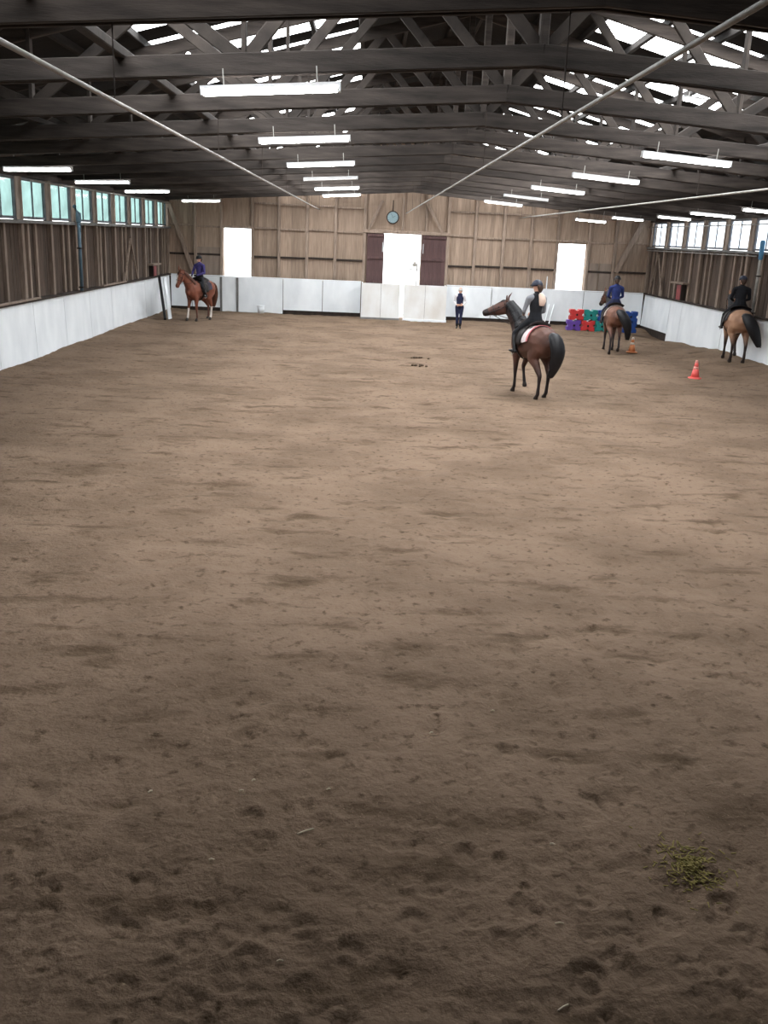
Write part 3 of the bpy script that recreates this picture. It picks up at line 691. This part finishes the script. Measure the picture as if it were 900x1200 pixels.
def horse(loc, heading, sc, label, coat, hair, neck, legs, tail, sock=None, blaze=None, dark_muzzle=True, pad=(235, 225, 222), pad_edge=None, saddle_label='', neck_coat=None, girth=1.0):
    """heading: world direction vector; neck: (yaw of neck, lift, yaw of head, dip of head)"""
    rz = math.atan2(heading[1], heading[0])
    root = empty('horse', loc, rz, sc); root.scale[1] *= girth; tag(root, label, 'horse', 'ridden horses')
    mats = [coat, M_hoof, mat('muzzle_dark', (44, 36, 34), (34, 28, 27), .6), sock or M_hoof, blaze or M_hoof, neck_coat or coat]
    P = []
    P.append(([(b[0], 0, b[1]) for b in BODY], [(b[2], b[3]) for b in BODY], (0, 1, 0), 0))
    ny_, nl, hy, hp = neck
    p0 = Vector((.44, 0, 1.26)); p1 = p0 + D(ny_ * .15, nl - 6) * .28; p2 = p1 + D(ny_ * .55, nl) * .28; p3 = p2 + D(ny_, nl - 6) * .27
    NK = [p0, p1, p2, p3]
    P.append((NK, [(.19, .33), (.15, .25), (.12, .195), (.10, .155)], None, 5 if neck_coat else 0))
    hd = D(hy, -hp); up_h = D(hy, 90 - hp); sd_h = Vector((0, 0, 1)).cross(D(hy, 0))
    q0 = p3 + D(hy, 0) * .03 + Vector((0, 0, .0))
    HP = [q0 + hd * .0, q0 + hd * .13 - up_h * .02, q0 + hd * .28 - up_h * .016, q0 + hd * .43, q0 + hd * .53]
    P.append((HP[:4], [(.10, .125), (.115, .158), (.094, .13), (.07, .09)], tuple(sd_h), 0))
    P.append((HP[3:], [(.07, .09), (.074, .08)], tuple(sd_h), 2 if dark_muzzle else 0))
    if blaze:
        P.append(([HP[0] + up_h * .11 + hd * .06, HP[3] + up_h * .084], [(.028, .012), (.026, .012)], tuple(sd_h), 4))
    for s in (-1, 1):                                      # ears, jaw muscles, haunches, shoulders
        e0 = q0 + up_h * .10 + sd_h * (.06 * s) - hd * (.02 if s > 0 else .06)
        P.append(([e0, e0 + Vector((0, 0, .07)) + sd_h * .012 * s, e0 + Vector((0, 0, .145)) + sd_h * .02 * s + (Vector((0, 0, 0)) if s > 0 else -hd * .07)], [(.034, .024), (.04, .024), (.012, .012)], tuple(sd_h), 0))
    jl = {}
    for key, s in (('hl', 1), ('hr', -1)):
        fw, lift = legs[key]                                # fore-aft shift and lift of the hoof
        y = .145 * s
        hip = (-.60, .14 * s, 1.16); stifle = (-.42 + fw * .25, .17 * s, .90 + lift * .3); hock = (-.76 + fw * .8 , y, .54 + lift * .7)
        fet = (-.74 + fw + (-.1 if lift > .05 else 0), y, .15 + lift); past = (fet[0] + .05, y, .085 + lift); hoof = (fet[0] + .085, y, .03 + lift)
        mid = tuple((hock[i] * .5 + fet[i] * .5) for i in range(3))
        P.append(([hip, stifle], [(.15, .25), (.12, .16)], (0, 1, 0), 0))
        gas = tuple(stifle[i] * .55 + hock[i] * .45 + (-.03 if i == 0 else 0) for i in range(3))
        P.append(([stifle, gas, hock], [(.115, .155), (.072, .10), (.048, .066)], (0, 1, 0), 0))
        P.append(([hock, mid, fet], [(.048, .066), (.034, .042), (.042, .048)], (0, 1, 0), 3 if (sock and key == 'hl') else 0))
        P.append(([fet, past], [(.042, .048), (.036, .04)], (0, 1, 0), 3 if (sock and key == 'hl') else 0))
        P.append(([past, hoof], [(.045, .05), (.058, .066)], (0, 1, 0), 1))
    for key, s in (('fl', 1), ('fr', -1)):
        fw, lift = legs[key]; y = .14 * s
        sh = (.46, .13 * s, 1.12); el = (.40, .15 * s, .88); kn = (.43 + fw * .55 + (.1 if lift > .05 else 0), y, .50 + lift * .55)
        fet = (.43 + fw + (-.05 if lift > .05 else 0), y, .15 + lift); past = (fet[0] + .04, y, .085 + lift); hoof = (fet[0] + .075, y, .03 + lift)
        if lift > .05: past = (fet[0] - .03, y, .085 + lift); hoof = (fet[0] - .05, y, .03 + lift)
        P.append(([sh, el], [(.12, .19), (.10, .14)], (0, 1, 0), 0))
        P.append(([el, tuple((el[i] + kn[i]) / 2 for i in range(3)), kn], [(.095, .13), (.062, .08), (.046, .054)], (0, 1, 0), 0))
        P.append(([kn, tuple((kn[i] + fet[i]) / 2 for i in range(3)), fet], [(.046, .052), (.032, .038), (.042, .046)], (0, 1, 0), 3 if (sock and key == 'fr') else 0))
        P.append(([fet, past], [(.042, .046), (.036, .04)], (0, 1, 0), 3 if (sock and key == 'fr') else 0))
        P.append(([past, hoof], [(.045, .05), (.056, .064)], (0, 1, 0), 1))
    fuse(P, .02, 5, mats, 'body', root)
    # eyes
    for s in (-1, 1):
        e = HP[1] * .62 + HP[2] * .38 + sd_h * (.104 * s) + up_h * .05
        MB().tube([e - sd_h * .006 * s, e + sd_h * .006 * s], [.018, .018], n=8).build('eye', M_black, root, smooth=True)
    # tail: a bundle of strands
    tp = [Vector(p) for p in tail]
    def along(t):
        k = min(int(t * (len(tp) - 1)), len(tp) - 2); u = t * (len(tp) - 1) - k
        a = tp[max(0, k - 1)]; b = tp[k]; c = tp[k + 1]; d = tp[min(len(tp) - 1, k + 2)]
        return .5 * ((2 * b) + (c - a) * u + (2 * a - 5 * b + 4 * c - d) * u * u + (3 * b - a - 3 * c + d) * u ** 3)
    tm = MB(); rs = random.Random(3)
    ts = [i / 9 for i in range(10)]
    tm.tube([along(t * .93) for t in ts], [(.035 + .125 * math.sin(t ** .8 * math.pi * .9), .04 + .07 * math.sin(t ** .8 * math.pi * .9)) for t in ts], side=(0, 1, 0), n=14)
    for k in range(40):
        a = rs.uniform(0, 6.28); rr = rs.uniform(.4, 1.0); L_ = rs.uniform(.8, 1.05)
        off = Vector((.09 * math.cos(a), .16 * math.sin(a), 0)) * rr
        tm.tube([along(min(1, t * L_)) + off * math.sin(t ** .8 * math.pi * .85) for t in ts], [max(.003, .017 * (1 - t ** 2.5)) for t in ts], side=(0, 1, 0), n=5)
    tm.build('tail', hair, root, smooth=True)
    # mane: hanging locks along the crest
    mm = MB(); cr = []
    for i in range(34):
        t = i / 33; u = t * 3; k = min(int(u), 2); u -= k; c = NK[k].lerp(NK[k + 1], u)
        tg = (NK[k + 1] - NK[k]).normalized(); s_ = Vector((0, 0, 1)).cross(tg).normalized(); n_ = tg.cross(s_)
        dep = [.33, .25, .195, .155]; wid = [.19, .15, .12, .10]
        d_ = dep[k] + (dep[k + 1] - dep[k]) * u; w_ = wid[k] + (wid[k + 1] - wid[k]) * u
        if d_ > .29: continue
        top = c + n_ * (d_ * .96)
        for sg in (1, -1):
            ln = (.2 if sg == -1 else .08) + rs.uniform(-.03, .03)
            mm.tube([top - s_ * sg * .01, top + s_ * (.45 * w_ * sg) - n_ * .02, c + s_ * ((w_ + .02) * sg) + n_ * (d_ * .45), c + s_ * ((w_ + .022) * sg) + n_ * (d_ * .45 - ln)], [(.026, .015), (.03, .014), (.026, .012), (.006, .005)], side=tuple(tg), n=6)
    fk = q0 + up_h * .1
    for a in (-.03, 0, .03): mm.tube([fk - hd * .05, fk + hd * .07 + sd_h * a + up_h * .03, fk + hd * .2 + sd_h * a * 1.3 + up_h * .005], [.02, .022, .006], n=6)
    mm.build('mane', hair, root, smooth=True)
    # bridle and reins
    br = empty('bridle', (0, 0, 0)); br.parent = root
    def loop(c, t, s_, u_, ra, rb, name):
        pts = [c + s_ * (ra * math.cos(a)) + u_ * (rb * math.sin(a)) for a in np.linspace(0, 2 * math.pi, 17)]
        MB().tube(pts, [.009] * 17, n=6, cap=0).build(name, M_leather, br)
    loop(HP[2] + hd * .03, hd, sd_h, up_h, .094, .13, 'noseband'); loop(q0 + hd * .04, hd, sd_h, up_h, .115, .145, 'headpiece')
    for s in (-1, 1):
        a = q0 + hd * .05 + sd_h * (.113 * s); b = HP[3] + sd_h * (.074 * s) - up_h * .02
        MB().tube([a, HP[1] + sd_h * (.117 * s) + hd * .04, b], [.008] * 3, n=6).build('cheek_strap', M_leather, br)
        MB().tube([b, p1 + Vector((.12, .2 * s, .02)), Vector((.40, .07 * s, 1.72))], [.007] * 3, n=6).build('rein', M_leather, br)
    # saddle with its cloth, a thing of its own resting on the horse
    sd = empty('saddle', loc, rz, sc); sd.scale[1] *= girth; tag(sd, saddle_label, 'saddle', 'saddles on the horses')
    padm = mat('pad_%d_%d_%d' % pad, pad, tuple(v * .93 for v in pad), .8)
    pd = wrap(-.42, .24, -88, 88, .012, 10, 20).build('saddle_cloth', padm, sd, smooth=False)
    if pad_edge:
        em = mat('padedge', pad_edge, pad_edge, .8)
        wrap(-.445, -.38, -88, 88, .016, 2, 20).build('border', em, pd)
    for s in (-1, 1):
        wrap(-.16, .26, 28 * s, 96 * s, .034, 6, 8).build('flap', M_leather, sd, smooth=True)
    wrap(-.3, .2, -38, 38, .045, 10, 10, rise=lambda a, b: .075 * (abs(a - .48) / .5) ** 2).build('seat', M_leather, sd, smooth=True)
    wrap(.08, .17, 88, 272, .008, 2, 16).build('girth', M_leather, sd, smooth=True)
    for s in (-1, 1):
        st = (.13, .385 * s, .92)
        MB().tube([(.1, .30 * s, 1.45), (.12, .365 * s, 1.2), (.13, .375 * s, 1.02)], [(.016, .005)] * 3, n=6).build('stirrup_leather', M_leather, sd)
        MB().tube([(.13 + .055 * math.cos(a), .385 * s + .0, .955 + .065 * math.sin(a)) for a in np.linspace(0, 2 * math.pi, 13)], [.007] * 13, n=6, cap=0).build('stirrup', M_metal, sd)
    return root

# ------------------------------------------------------------------ people
M_skin = mat('skin', (214, 168, 146), (200, 152, 132), .55)
def person(loc, rz, sc, label, J, cloth, group, helmet=None, hair=None, extras=None):
    """J: joints in local space, facing +x, left is +y.  cloth: materials top, sleeve, trousers, boot, glove"""
    root = empty('person', loc, rz, sc); tag(root, label, 'person', group)
    mats = [M_skin, cloth['top'], cloth['sleeve'], cloth['trousers'], cloth['boot'], cloth.get('glove', M_skin), cloth.get('collar', cloth['top'])]
    V_ = Vector; P = []
    pel = V_(J['pelvis']); nk = V_(J['neck']); hc = V_(J['head']); tdir = nk - pel
    wa = pel + tdir * .3; ch = pel + tdir * .68; uc = pel + tdir * .90
    Yv = J.get('side', (0, 1, 0))
    P.append(([pel - tdir * .07, pel + tdir * .06], [(.165, .125), (.165, .12)], Yv, 3))
    P.append(([pel + tdir * .12, wa, ch, uc], [(.155, .112), (.132, .098), (.162, .112), (.145, .09)], Yv, 1))
    P.append(([uc, nk], [(.12, .08), (.06, .06)], Yv, 6))
    hd_ = (hc - nk).normalized(); fwd = V_(J.get('look', (1, 0, 0))); fwd = (fwd - hd_ * fwd.dot(hd_)).normalized(); sdh = hd_.cross(fwd)
    P.append(([nk - hd_ * .02, hc - hd_ * .06], [.052, .05], None, 0))
    P.append(([hc - hd_ * .10 + fwd * .03, hc - hd_ * .05 + fwd * .015, hc + hd_ * .03, hc + hd_ * .085 - fwd * .005], [(.045, .045), (.064, .078), (.073, .092), (.056, .07)], tuple(sdh), 0))
    P.append(([hc + fwd * .088 + hd_ * .005, hc + fwd * .10 - hd_ * .03], [.009, .015], None, 0))
    for s in (-1, 1): P.append(([hc + sdh * (.072 * s) - hd_ * .03, hc + sdh * (.078 * s) + hd_ * .015], [(.008, .018), (.009, .02)], tuple(sdh), 0))
    P.append(([hc + fwd * .083 - hd_ * .06 + sdh * .02, hc + fwd * .083 - hd_ * .06 - sdh * .02], [.008, .008], None, 0))
    for s, k in ((1, 'l'), (-1, 'r')):
        sh, el, wr = (V_(J[n_ + k]) for n_ in ('sh', 'el', 'wr')); hdv = V_(J['hand' + k]).normalized()
        P.append(([uc + (sh - uc) * .3, sh], [(.085, .075), (.066, .062)], None, 2 if J.get('sleeve_sh', True) else 1))
        P.append(([sh, sh.lerp(el, .5), el], [.062, .052, .043], None, 2))
        P.append(([el, el.lerp(wr, .35), wr], [.043, .041, .029], None, 2 if not J.get('bare') else 0))
        # palm, four unequal bent fingers, thumb from the side of the palm
        nrm = V_(J.get('palm' + k, (0, -s, 0))); nrm = (nrm - hdv * nrm.dot(hdv)).normalized(); across = hdv.cross(nrm).normalized()
        pe = wr + hdv * .085; g = 5
        P.append(([wr + hdv * .01, wr + hdv * .045, pe], [(.026, .018), (.04, .017), (.038, .014)], tuple(across), g))
        for i, (o_, ln) in enumerate(((-.03, .066), (-.010, .076), (.010, .072), (.03, .056))):
            b = pe + across * o_; c1 = b + (hdv * .85 + nrm * .5).normalized() * ln * .5; c2 = c1 + (hdv * .15 + nrm).normalized() * ln * .5
            P.append(([b, c1, c2], [.0095, .009, .0075], None, g))
        th = wr + hdv * .03 - across * .034; t1 = th + (hdv * .5 - across * .75 + nrm * .4).normalized() * .04; t2 = t1 + (hdv * .8 + nrm * .6).normalized() * .03
        P.append(([th, t1, t2], [.013, .011, .008], None, g))
        hp, kn, an, to = (V_(J[n_ + k]) for n_ in ('hp', 'kn', 'an', 'to'))
        P.append(([hp, hp.lerp(kn, .45), kn], [.098, .085, .06], None, 3))
        bt = J.get('boot_top', .72)                           # part of the shin that stays trouser
        md = kn.lerp(an, 1 - bt) if bt else an
        P.append(([kn, md], [.06, .06], None, 3)); P.append(([md, kn.lerp(an, .45) if bt > .6 else md.lerp(an, .4), an], [.062, .058, .042], None, 4 if bt else 3))
        hl = an - (to - an).normalized() * .05 + V_((0, 0, -.035))
        P.append(([hl, an + V_((0, 0, -.03)), an.lerp(to, .6) + V_((0, 0, -.01)), to], [(.034, .034), (.038, .042), (.044, .032), (.034, .022)], None, 4))
    body = fuse(P, .0085, 3, mats, 'body', root)
    for s in (-1, 1):
        e = hc + fwd * .083 + sdh * (.03 * s) + hd_ * .01
        MB().tube([e - fwd * .004, e + fwd * .006], [.009, .008], n=8).build('eye', M_black, root, smooth=True)
    def shell(r0, sy, sz_, z0, z1, n=20, m=8, back=0):
        v = []; f = []
        for i in range(m + 1):
            ph = z0 + (z1 - z0) * i / m
            for k in range(n):
                a = 2 * math.pi * k / n
                v.append(hc + fwd * (r0 * 1.12 * math.cos(a) * math.cos(ph) - back) + sdh * (r0 * sy * math.sin(a) * math.cos(ph)) + hd_ * (r0 * sz_ * math.sin(ph) + .015))
        for i in range(m):
            for k in range(n): f.append((i * n + k, i * n + (k + 1) % n, (i + 1) * n + (k + 1) % n, (i + 1) * n + k))
        f.append(tuple(m * n + k for k in range(n))); f.append(tuple(reversed(range(n))))
        return MB().add(v, f)
    if helmet:
        h = shell(.118, .95, 1.06, R(-8), R(86)).build('helmet', helmet, root, smooth=True)
        MB().tube([hc + fwd * .10 + hd_ * .03, hc + fwd * .165 + hd_ * .022], [(.085, .014), (.055, .007)], side=tuple(sdh), n=12).build('peak', helmet, h, smooth=True)
        MB().tube([hc + sdh * .085 + hd_ * .02, hc + fwd * .02 - hd_ * .115, hc - sdh * .085 + hd_ * .02], [.007] * 3, n=6).build('chin_strap', M_leather, h)
    if hair:
        if helmet:
            MB().tube([hc - fwd * .09 + hd_ * .01, hc - fwd * .1 - hd_ * .06, hc - fwd * .09 - hd_ * .12], [(.085, .04), (.075, .045), (.04, .03)], side=tuple(sdh), n=10).build('hair', hair, root, smooth=True)
        else:
            v = shell(.095, .90, 1.08, R(-8), R(86), back=.012).build('hair', hair, root, smooth=True)
            MB().tube([hc - fwd * .07 + hd_ * .02, hc - fwd * .085 - hd_ * .08], [(.07, .045), (.055, .03)], side=tuple(sdh), n=10).build('back_hair', hair, root, smooth=True)
    if extras: extras(root, uc, ch, pel)
    return root
def rider_joints(lean=0.0, arm=0.0, look=(1, 0, 0), elb=.24):
    J = dict(pelvis=(-.06, 0, 1.655), neck=(-.05 + lean, 0, 2.20), head=(-.03 + lean, 0, 2.36), look=look, boot_top=.8)
    for s, k in ((1, 'l'), (-1, 'r')):
        J['sh' + k] = (-.05 + lean, .185 * s, 2.10); J['el' + k] = (.02 + lean + arm, elb * s, 1.83); J['wr' + k] = (.27 + arm, .12 * s, 1.745)
        J['hand' + k] = (1, -.3 * s, -.05); J['palm' + k] = (0, -s, -.1)
        J['hp' + k] = (-.04, .10 * s, 1.62); J['kn' + k] = (.24, .31 * s, 1.33); J['an' + k] = (.06, .375 * s, .99); J['to' + k] = (.24, .40 * s, .965)
    return J
M_navy = mat('navy_cloth', (42, 46, 74), (32, 35, 58), .9, 8)
M_blk = mat('black_cloth', (30, 31, 36), (22, 23, 27), .9, 8)
M_boot = mat('black_boot', (28, 26, 27), (20, 19, 20), .45, 8)
M_helm = mat('navy_helmet', (40, 44, 60), (32, 36, 50), .5, 8)
M_helmb = mat('black_helmet', (28, 28, 32), (22, 22, 26), .5, 8)
M_grey = mat('grey_cloth', (142, 144, 150), (120, 122, 128), .9, 8)
M_beige = mat('pale_beige_cloth', (224, 200, 184), (208, 184, 168), .9, 8)
M_violet = mat('violet_blue_cloth', (78, 70, 128), (62, 56, 108), .9, 8)
M_blue = mat('blue_cloth', (46, 58, 112), (36, 46, 92), .9, 8)
M_whitecloth = mat('white_cloth', (226, 224, 226), (206, 204, 208), .9, 8)
M_hairblack = mat('black_horse_hair', (28, 27, 30), (19, 18, 21), .5, 6, (8, 8, 1))
M_hairchest = mat('chestnut_horse_hair', (88, 50, 34), (66, 38, 27), .5, 6, (8, 8, 1))
M_brownhair = mat('brown_hair', (70, 50, 38), (54, 39, 30), .6, 8)
M_greyhair = mat('pale_grey_hair', (205, 200, 196), (180, 176, 172), .6, 8)

def hpos(x, y, h): return (x, y, ground(x, y) - .01)
def ahead(deg): return (-math.sin(R(deg)), math.cos(R(deg)))      # deg turned left from straight up the arena

# dark bay in the middle, walking away with its head turned left
C_dark = coat_material('dark_bay_coat', (96, 66, 56), (70, 48, 42), (40, 33, 33), .42, .85)
C_darkneck = mat('dark_bay_neck', (62, 46, 44), (46, 36, 35), .55, 3)
T1 = [(-.84, 0, 1.40), (-1.0, -.02, 1.36), (-1.1, -.06, 1.10), (-1.06, -.05, .80), (-.98, .02, .52)]
L1 = (2.03, 21.72); H1 = ahead(17)
horse(hpos(*L1, 0), H1, 1.05, 'dark bay horse with raised head turned left, nearest the viewer', C_dark, M_hairblack, (32, 52, 62, 22),
      dict(hl=(-.02, 0), hr=(.16, 0.0), fl=(-.02, 0), fr=(.12, .12)), T1, pad=(232, 220, 220), pad_edge=(200, 120, 124), saddle_label='dark saddle on a pale pink-edged cloth, on the nearest dark bay horse', neck_coat=C_darkneck)
def hood(root, uc, ch, pel):
    MB().tube([uc + Vector((-.085, -.05, .06)), uc + Vector((-.112, -.075, -.02)), ch + Vector((-.118, -.085, .03)), ch + Vector((-.11, -.08, -.06))], [(.055, .02), (.08, .03), (.085, .025), (.06, .014)], side=(0, 1, 0), n=12).build('pale_shoulder_cloth', M_beige, root, smooth=True)
person(hpos(*L1, 0), math.atan2(H1[1], H1[0]), 1.05, 'rider in black vest and grey sleeves on the nearest dark bay horse',
       rider_joints(look=(1, .35, 0)), dict(top=M_blk, sleeve=M_grey, trousers=M_blk, boot=M_boot, collar=M_grey), 'riders on horseback', M_helm, M_brownhair, hood)

# bay at the right, seen from behind, tail swinging
C_bay = coat_material('bay_coat', (126, 88, 72), (92, 64, 54), (46, 40, 42), .45, .85)
T2 = [(-.84, 0, 1.40), (-1.0, -.06, 1.36), (-1.12, -.22, 1.12), (-1.1, -.32, .82), (-1.0, -.36, .5)]
L2 = (6.45, 31.75); H2 = ahead(-5)
horse(hpos(*L2, 0), H2, 1.0, 'bay horse seen from behind with swinging black tail, between cone and coloured blocks', C_bay, M_hairblack, (16, 50, 22, 46),
      dict(hl=(-.1, 0), hr=(.1, .1), fl=(.0, 0), fr=(-.06, 0)), T2, pad=(196, 180, 172), saddle_label='dark saddle on the bay horse near the coloured blocks')
person(hpos(*L2, 0), math.atan2(H2[1], H2[0]), 1.0, 'rider in dark blue top on the bay horse by the coloured blocks',
       rider_joints(look=(1, -.2, 0)), dict(top=M_blue, sleeve=M_blue, trousers=M_navy, boot=M_boot), 'riders on horseback', M_helmb, M_brownhair)

# golden bay close to the right wall
C_gold = coat_material('golden_bay_coat', (172, 134, 108), (140, 106, 86), (52, 42, 40), .45, .9)
T3 = [(-.84, 0, 1.40), (-1.02, -.05, 1.36), (-1.16, -.18, 1.08), (-1.16, -.30, .8), (-1.1, -.42, .52)]
L3 = (9.66, 29.3); H3 = ahead(-9)
horse(hpos(*L3, 0), H3, 1.03, 'golden bay horse with black tail walking along the right wall', C_gold, M_hairblack, (0, 46, 0, 48),
      dict(hl=(.16, 0), hr=(-.06, 0), fl=(.02, 0), fr=(.1, .1)), T3, pad=(70, 66, 70), saddle_label='dark saddle on the golden bay horse by the right wall', girth=1.14)
pr3 = person(hpos(*L3, 0), math.atan2(H3[1], H3[0]), 1.03, 'rider dressed all in black on the golden bay horse by the right wall',
       rider_joints(lean=.0), dict(top=M_blk, sleeve=M_blk, trousers=M_blk, boot=M_boot), 'riders on horseback', M_helm, M_brownhair)

pr3.scale[1] *= 1.1
# chestnut in the left far corner, coming towards the viewer
C_chest = coat_material('chestnut_coat', (128, 76, 58), (98, 58, 45), (88, 58, 48), .3, .6)
M_sock = mat('white_sock', (226, 216, 208), (205, 195, 188), .6)
T4 = [(-.84, 0, 1.40), (-.98, .0, 1.34), (-1.04, .02, 1.05), (-1.02, .02, .75), (-.98, .0, .48)]
L4 = (-8.2, 36.9); H4 = Vector((-.42, -.91, 0)).normalized()
horse(hpos(*L4, 0), H4, .98, 'chestnut horse with white blaze walking towards the viewer in the left corner', C_chest, M_hairchest, (-8, 48, -16, 68),
      dict(hl=(.16, 0), hr=(-.1, 0), fl=(-.08, 0), fr=(.14, 0.02)), T4, sock=M_sock, blaze=M_sock, dark_muzzle=False, pad=(60, 56, 66), saddle_label='dark saddle on the chestnut horse in the left corner')
person(hpos(*L4, 0), math.atan2(H4[1], H4[0]), .98, 'rider in violet-blue top on the chestnut horse in the left corner',
       rider_joints(elb=.27), dict(top=M_violet, sleeve=M_violet, trousers=M_blk, boot=M_boot, glove=M_blk), 'riders on horseback', M_helmb, M_brownhair)

# person standing in front of the far kickboards
J = dict(pelvis=(0, 0, .90), neck=(.0, 0, 1.38), head=(.02, 0, 1.51), boot_top=.25)
for s, k in ((1, 'l'), (-1, 'r')):
    J['sh' + k] = (0, .17 * s, 1.30); J['el' + k] = (-.01, .24 * s, 1.06); J['wr' + k] = (.16, .13 * s, .96); J['hand' + k] = (.6, -.75 * s, -.1); J['palm' + k] = (-.6, -.6 * s, 0)
    J['hp' + k] = (0, .085 * s, .86); J['kn' + k] = (.02, .075 * s, .48); J['an' + k] = (0, .06 * s, .085); J['to' + k] = (.17, .085 * s, .03)
vx, vy = -1.8 - 1.89, -37.8
g = ground(1.89, 37.83)
def apron(root, uc, ch, pel): pass
person((1.89, 37.83, g), math.atan2(vy, vx), .97, 'person standing in white blouse, dark navy vest and trousers before the far kickboards', J,
       dict(top=M_navy, sleeve=M_whitecloth, trousers=M_navy, boot=M_boot, collar=M_whitecloth), 'people on foot', None, M_greyhair)

# ------------------------------------------------------------------ small things on the sand
M_straw = mat('straw', (228, 218, 194), (208, 196, 168), .8)
M_hay = mat('green_hay', (146, 132, 76), (112, 102, 56), .9, 20)
rs = random.Random(21)
hb = MB()
for k in range(320):
    a = rs.uniform(0, 6.28); r = abs(rs.gauss(0, .11)); x = .16 + r * math.cos(a) * 1.0; y = 4.55 + r * math.sin(a) * 1.25
    z = ground(x, y) + .004 + .018 * math.exp(-(r / .1) ** 2) * rs.random(); b = rs.uniform(0, 6.28); l = rs.uniform(.008, .028)
    hb.bar((x - l * math.cos(b), y - l * math.sin(b), z), (x + l * math.cos(b), y + l * math.sin(b), z + rs.uniform(-.004, .01)), .006, .004)
o = hb.build('spilled_hay', M_hay); tag(o, 'small heap of greenish chopped hay trodden into the near sand', 'hay', kind='stuff')
labs = []
bits = [(358, 975, .05), (283, 929, .012), (176, 928, .012), (248, 1010, .012), (297, 914, .01), (505, 860, .014), (655, 1086, .02), (660, 1181, .03), (385, 927, .01), (577, 835, .012), (328, 1131, .012), (647, 992, .012)]
sb = MB()
def at_floor(u, v):
    d = rot @ Vector((u - 450, 600 - v, -FPX)); t = -3.4 / d.z; return (-1.8 + d.x * t, d.y * t)
for i, (u, v, l) in enumerate(bits):
    x, y = at_floor(u, v); b = rs.uniform(-.6, .9) if i else .5; z = ground(x, y) + .008
    sb.tube([(x - l * math.cos(b), y - l * math.sin(b), z), (x, y, z + .006), (x + l * math.cos(b), y + l * math.sin(b), z + .002)], [.005] * 3, n=6)
o = sb.build('straw_bits', M_straw); tag(o, 'scattered pale bits of straw on the near sand', 'straw', kind='stuff')
M_dung = mat('dung', (84, 68, 54), (66, 54, 42), .95, 20)
for (cx, cy, n, lab) in ((-.32, 25.8, 9, 'flat dark heap of droppings on the sand, nearer of two'), (-.3, 27.6, 8, 'flat dark heap of droppings on the sand, farther of two')):
    h = tag(empty('droppings', (cx, cy, ground(cx, cy))), lab, 'droppings', 'droppings on the sand')
    for k in range(n):
        x, y = rs.gauss(0, .13), rs.gauss(0, .06); s_ = rs.uniform(.03, .045)
        MB().tube([(x - s_ * .4, y, s_ * .55), (x + s_ * .4, y + .01, s_ * .6)], [(s_, s_ * .8)] * 2, n=8).build('ball', M_dung, h, smooth=True)
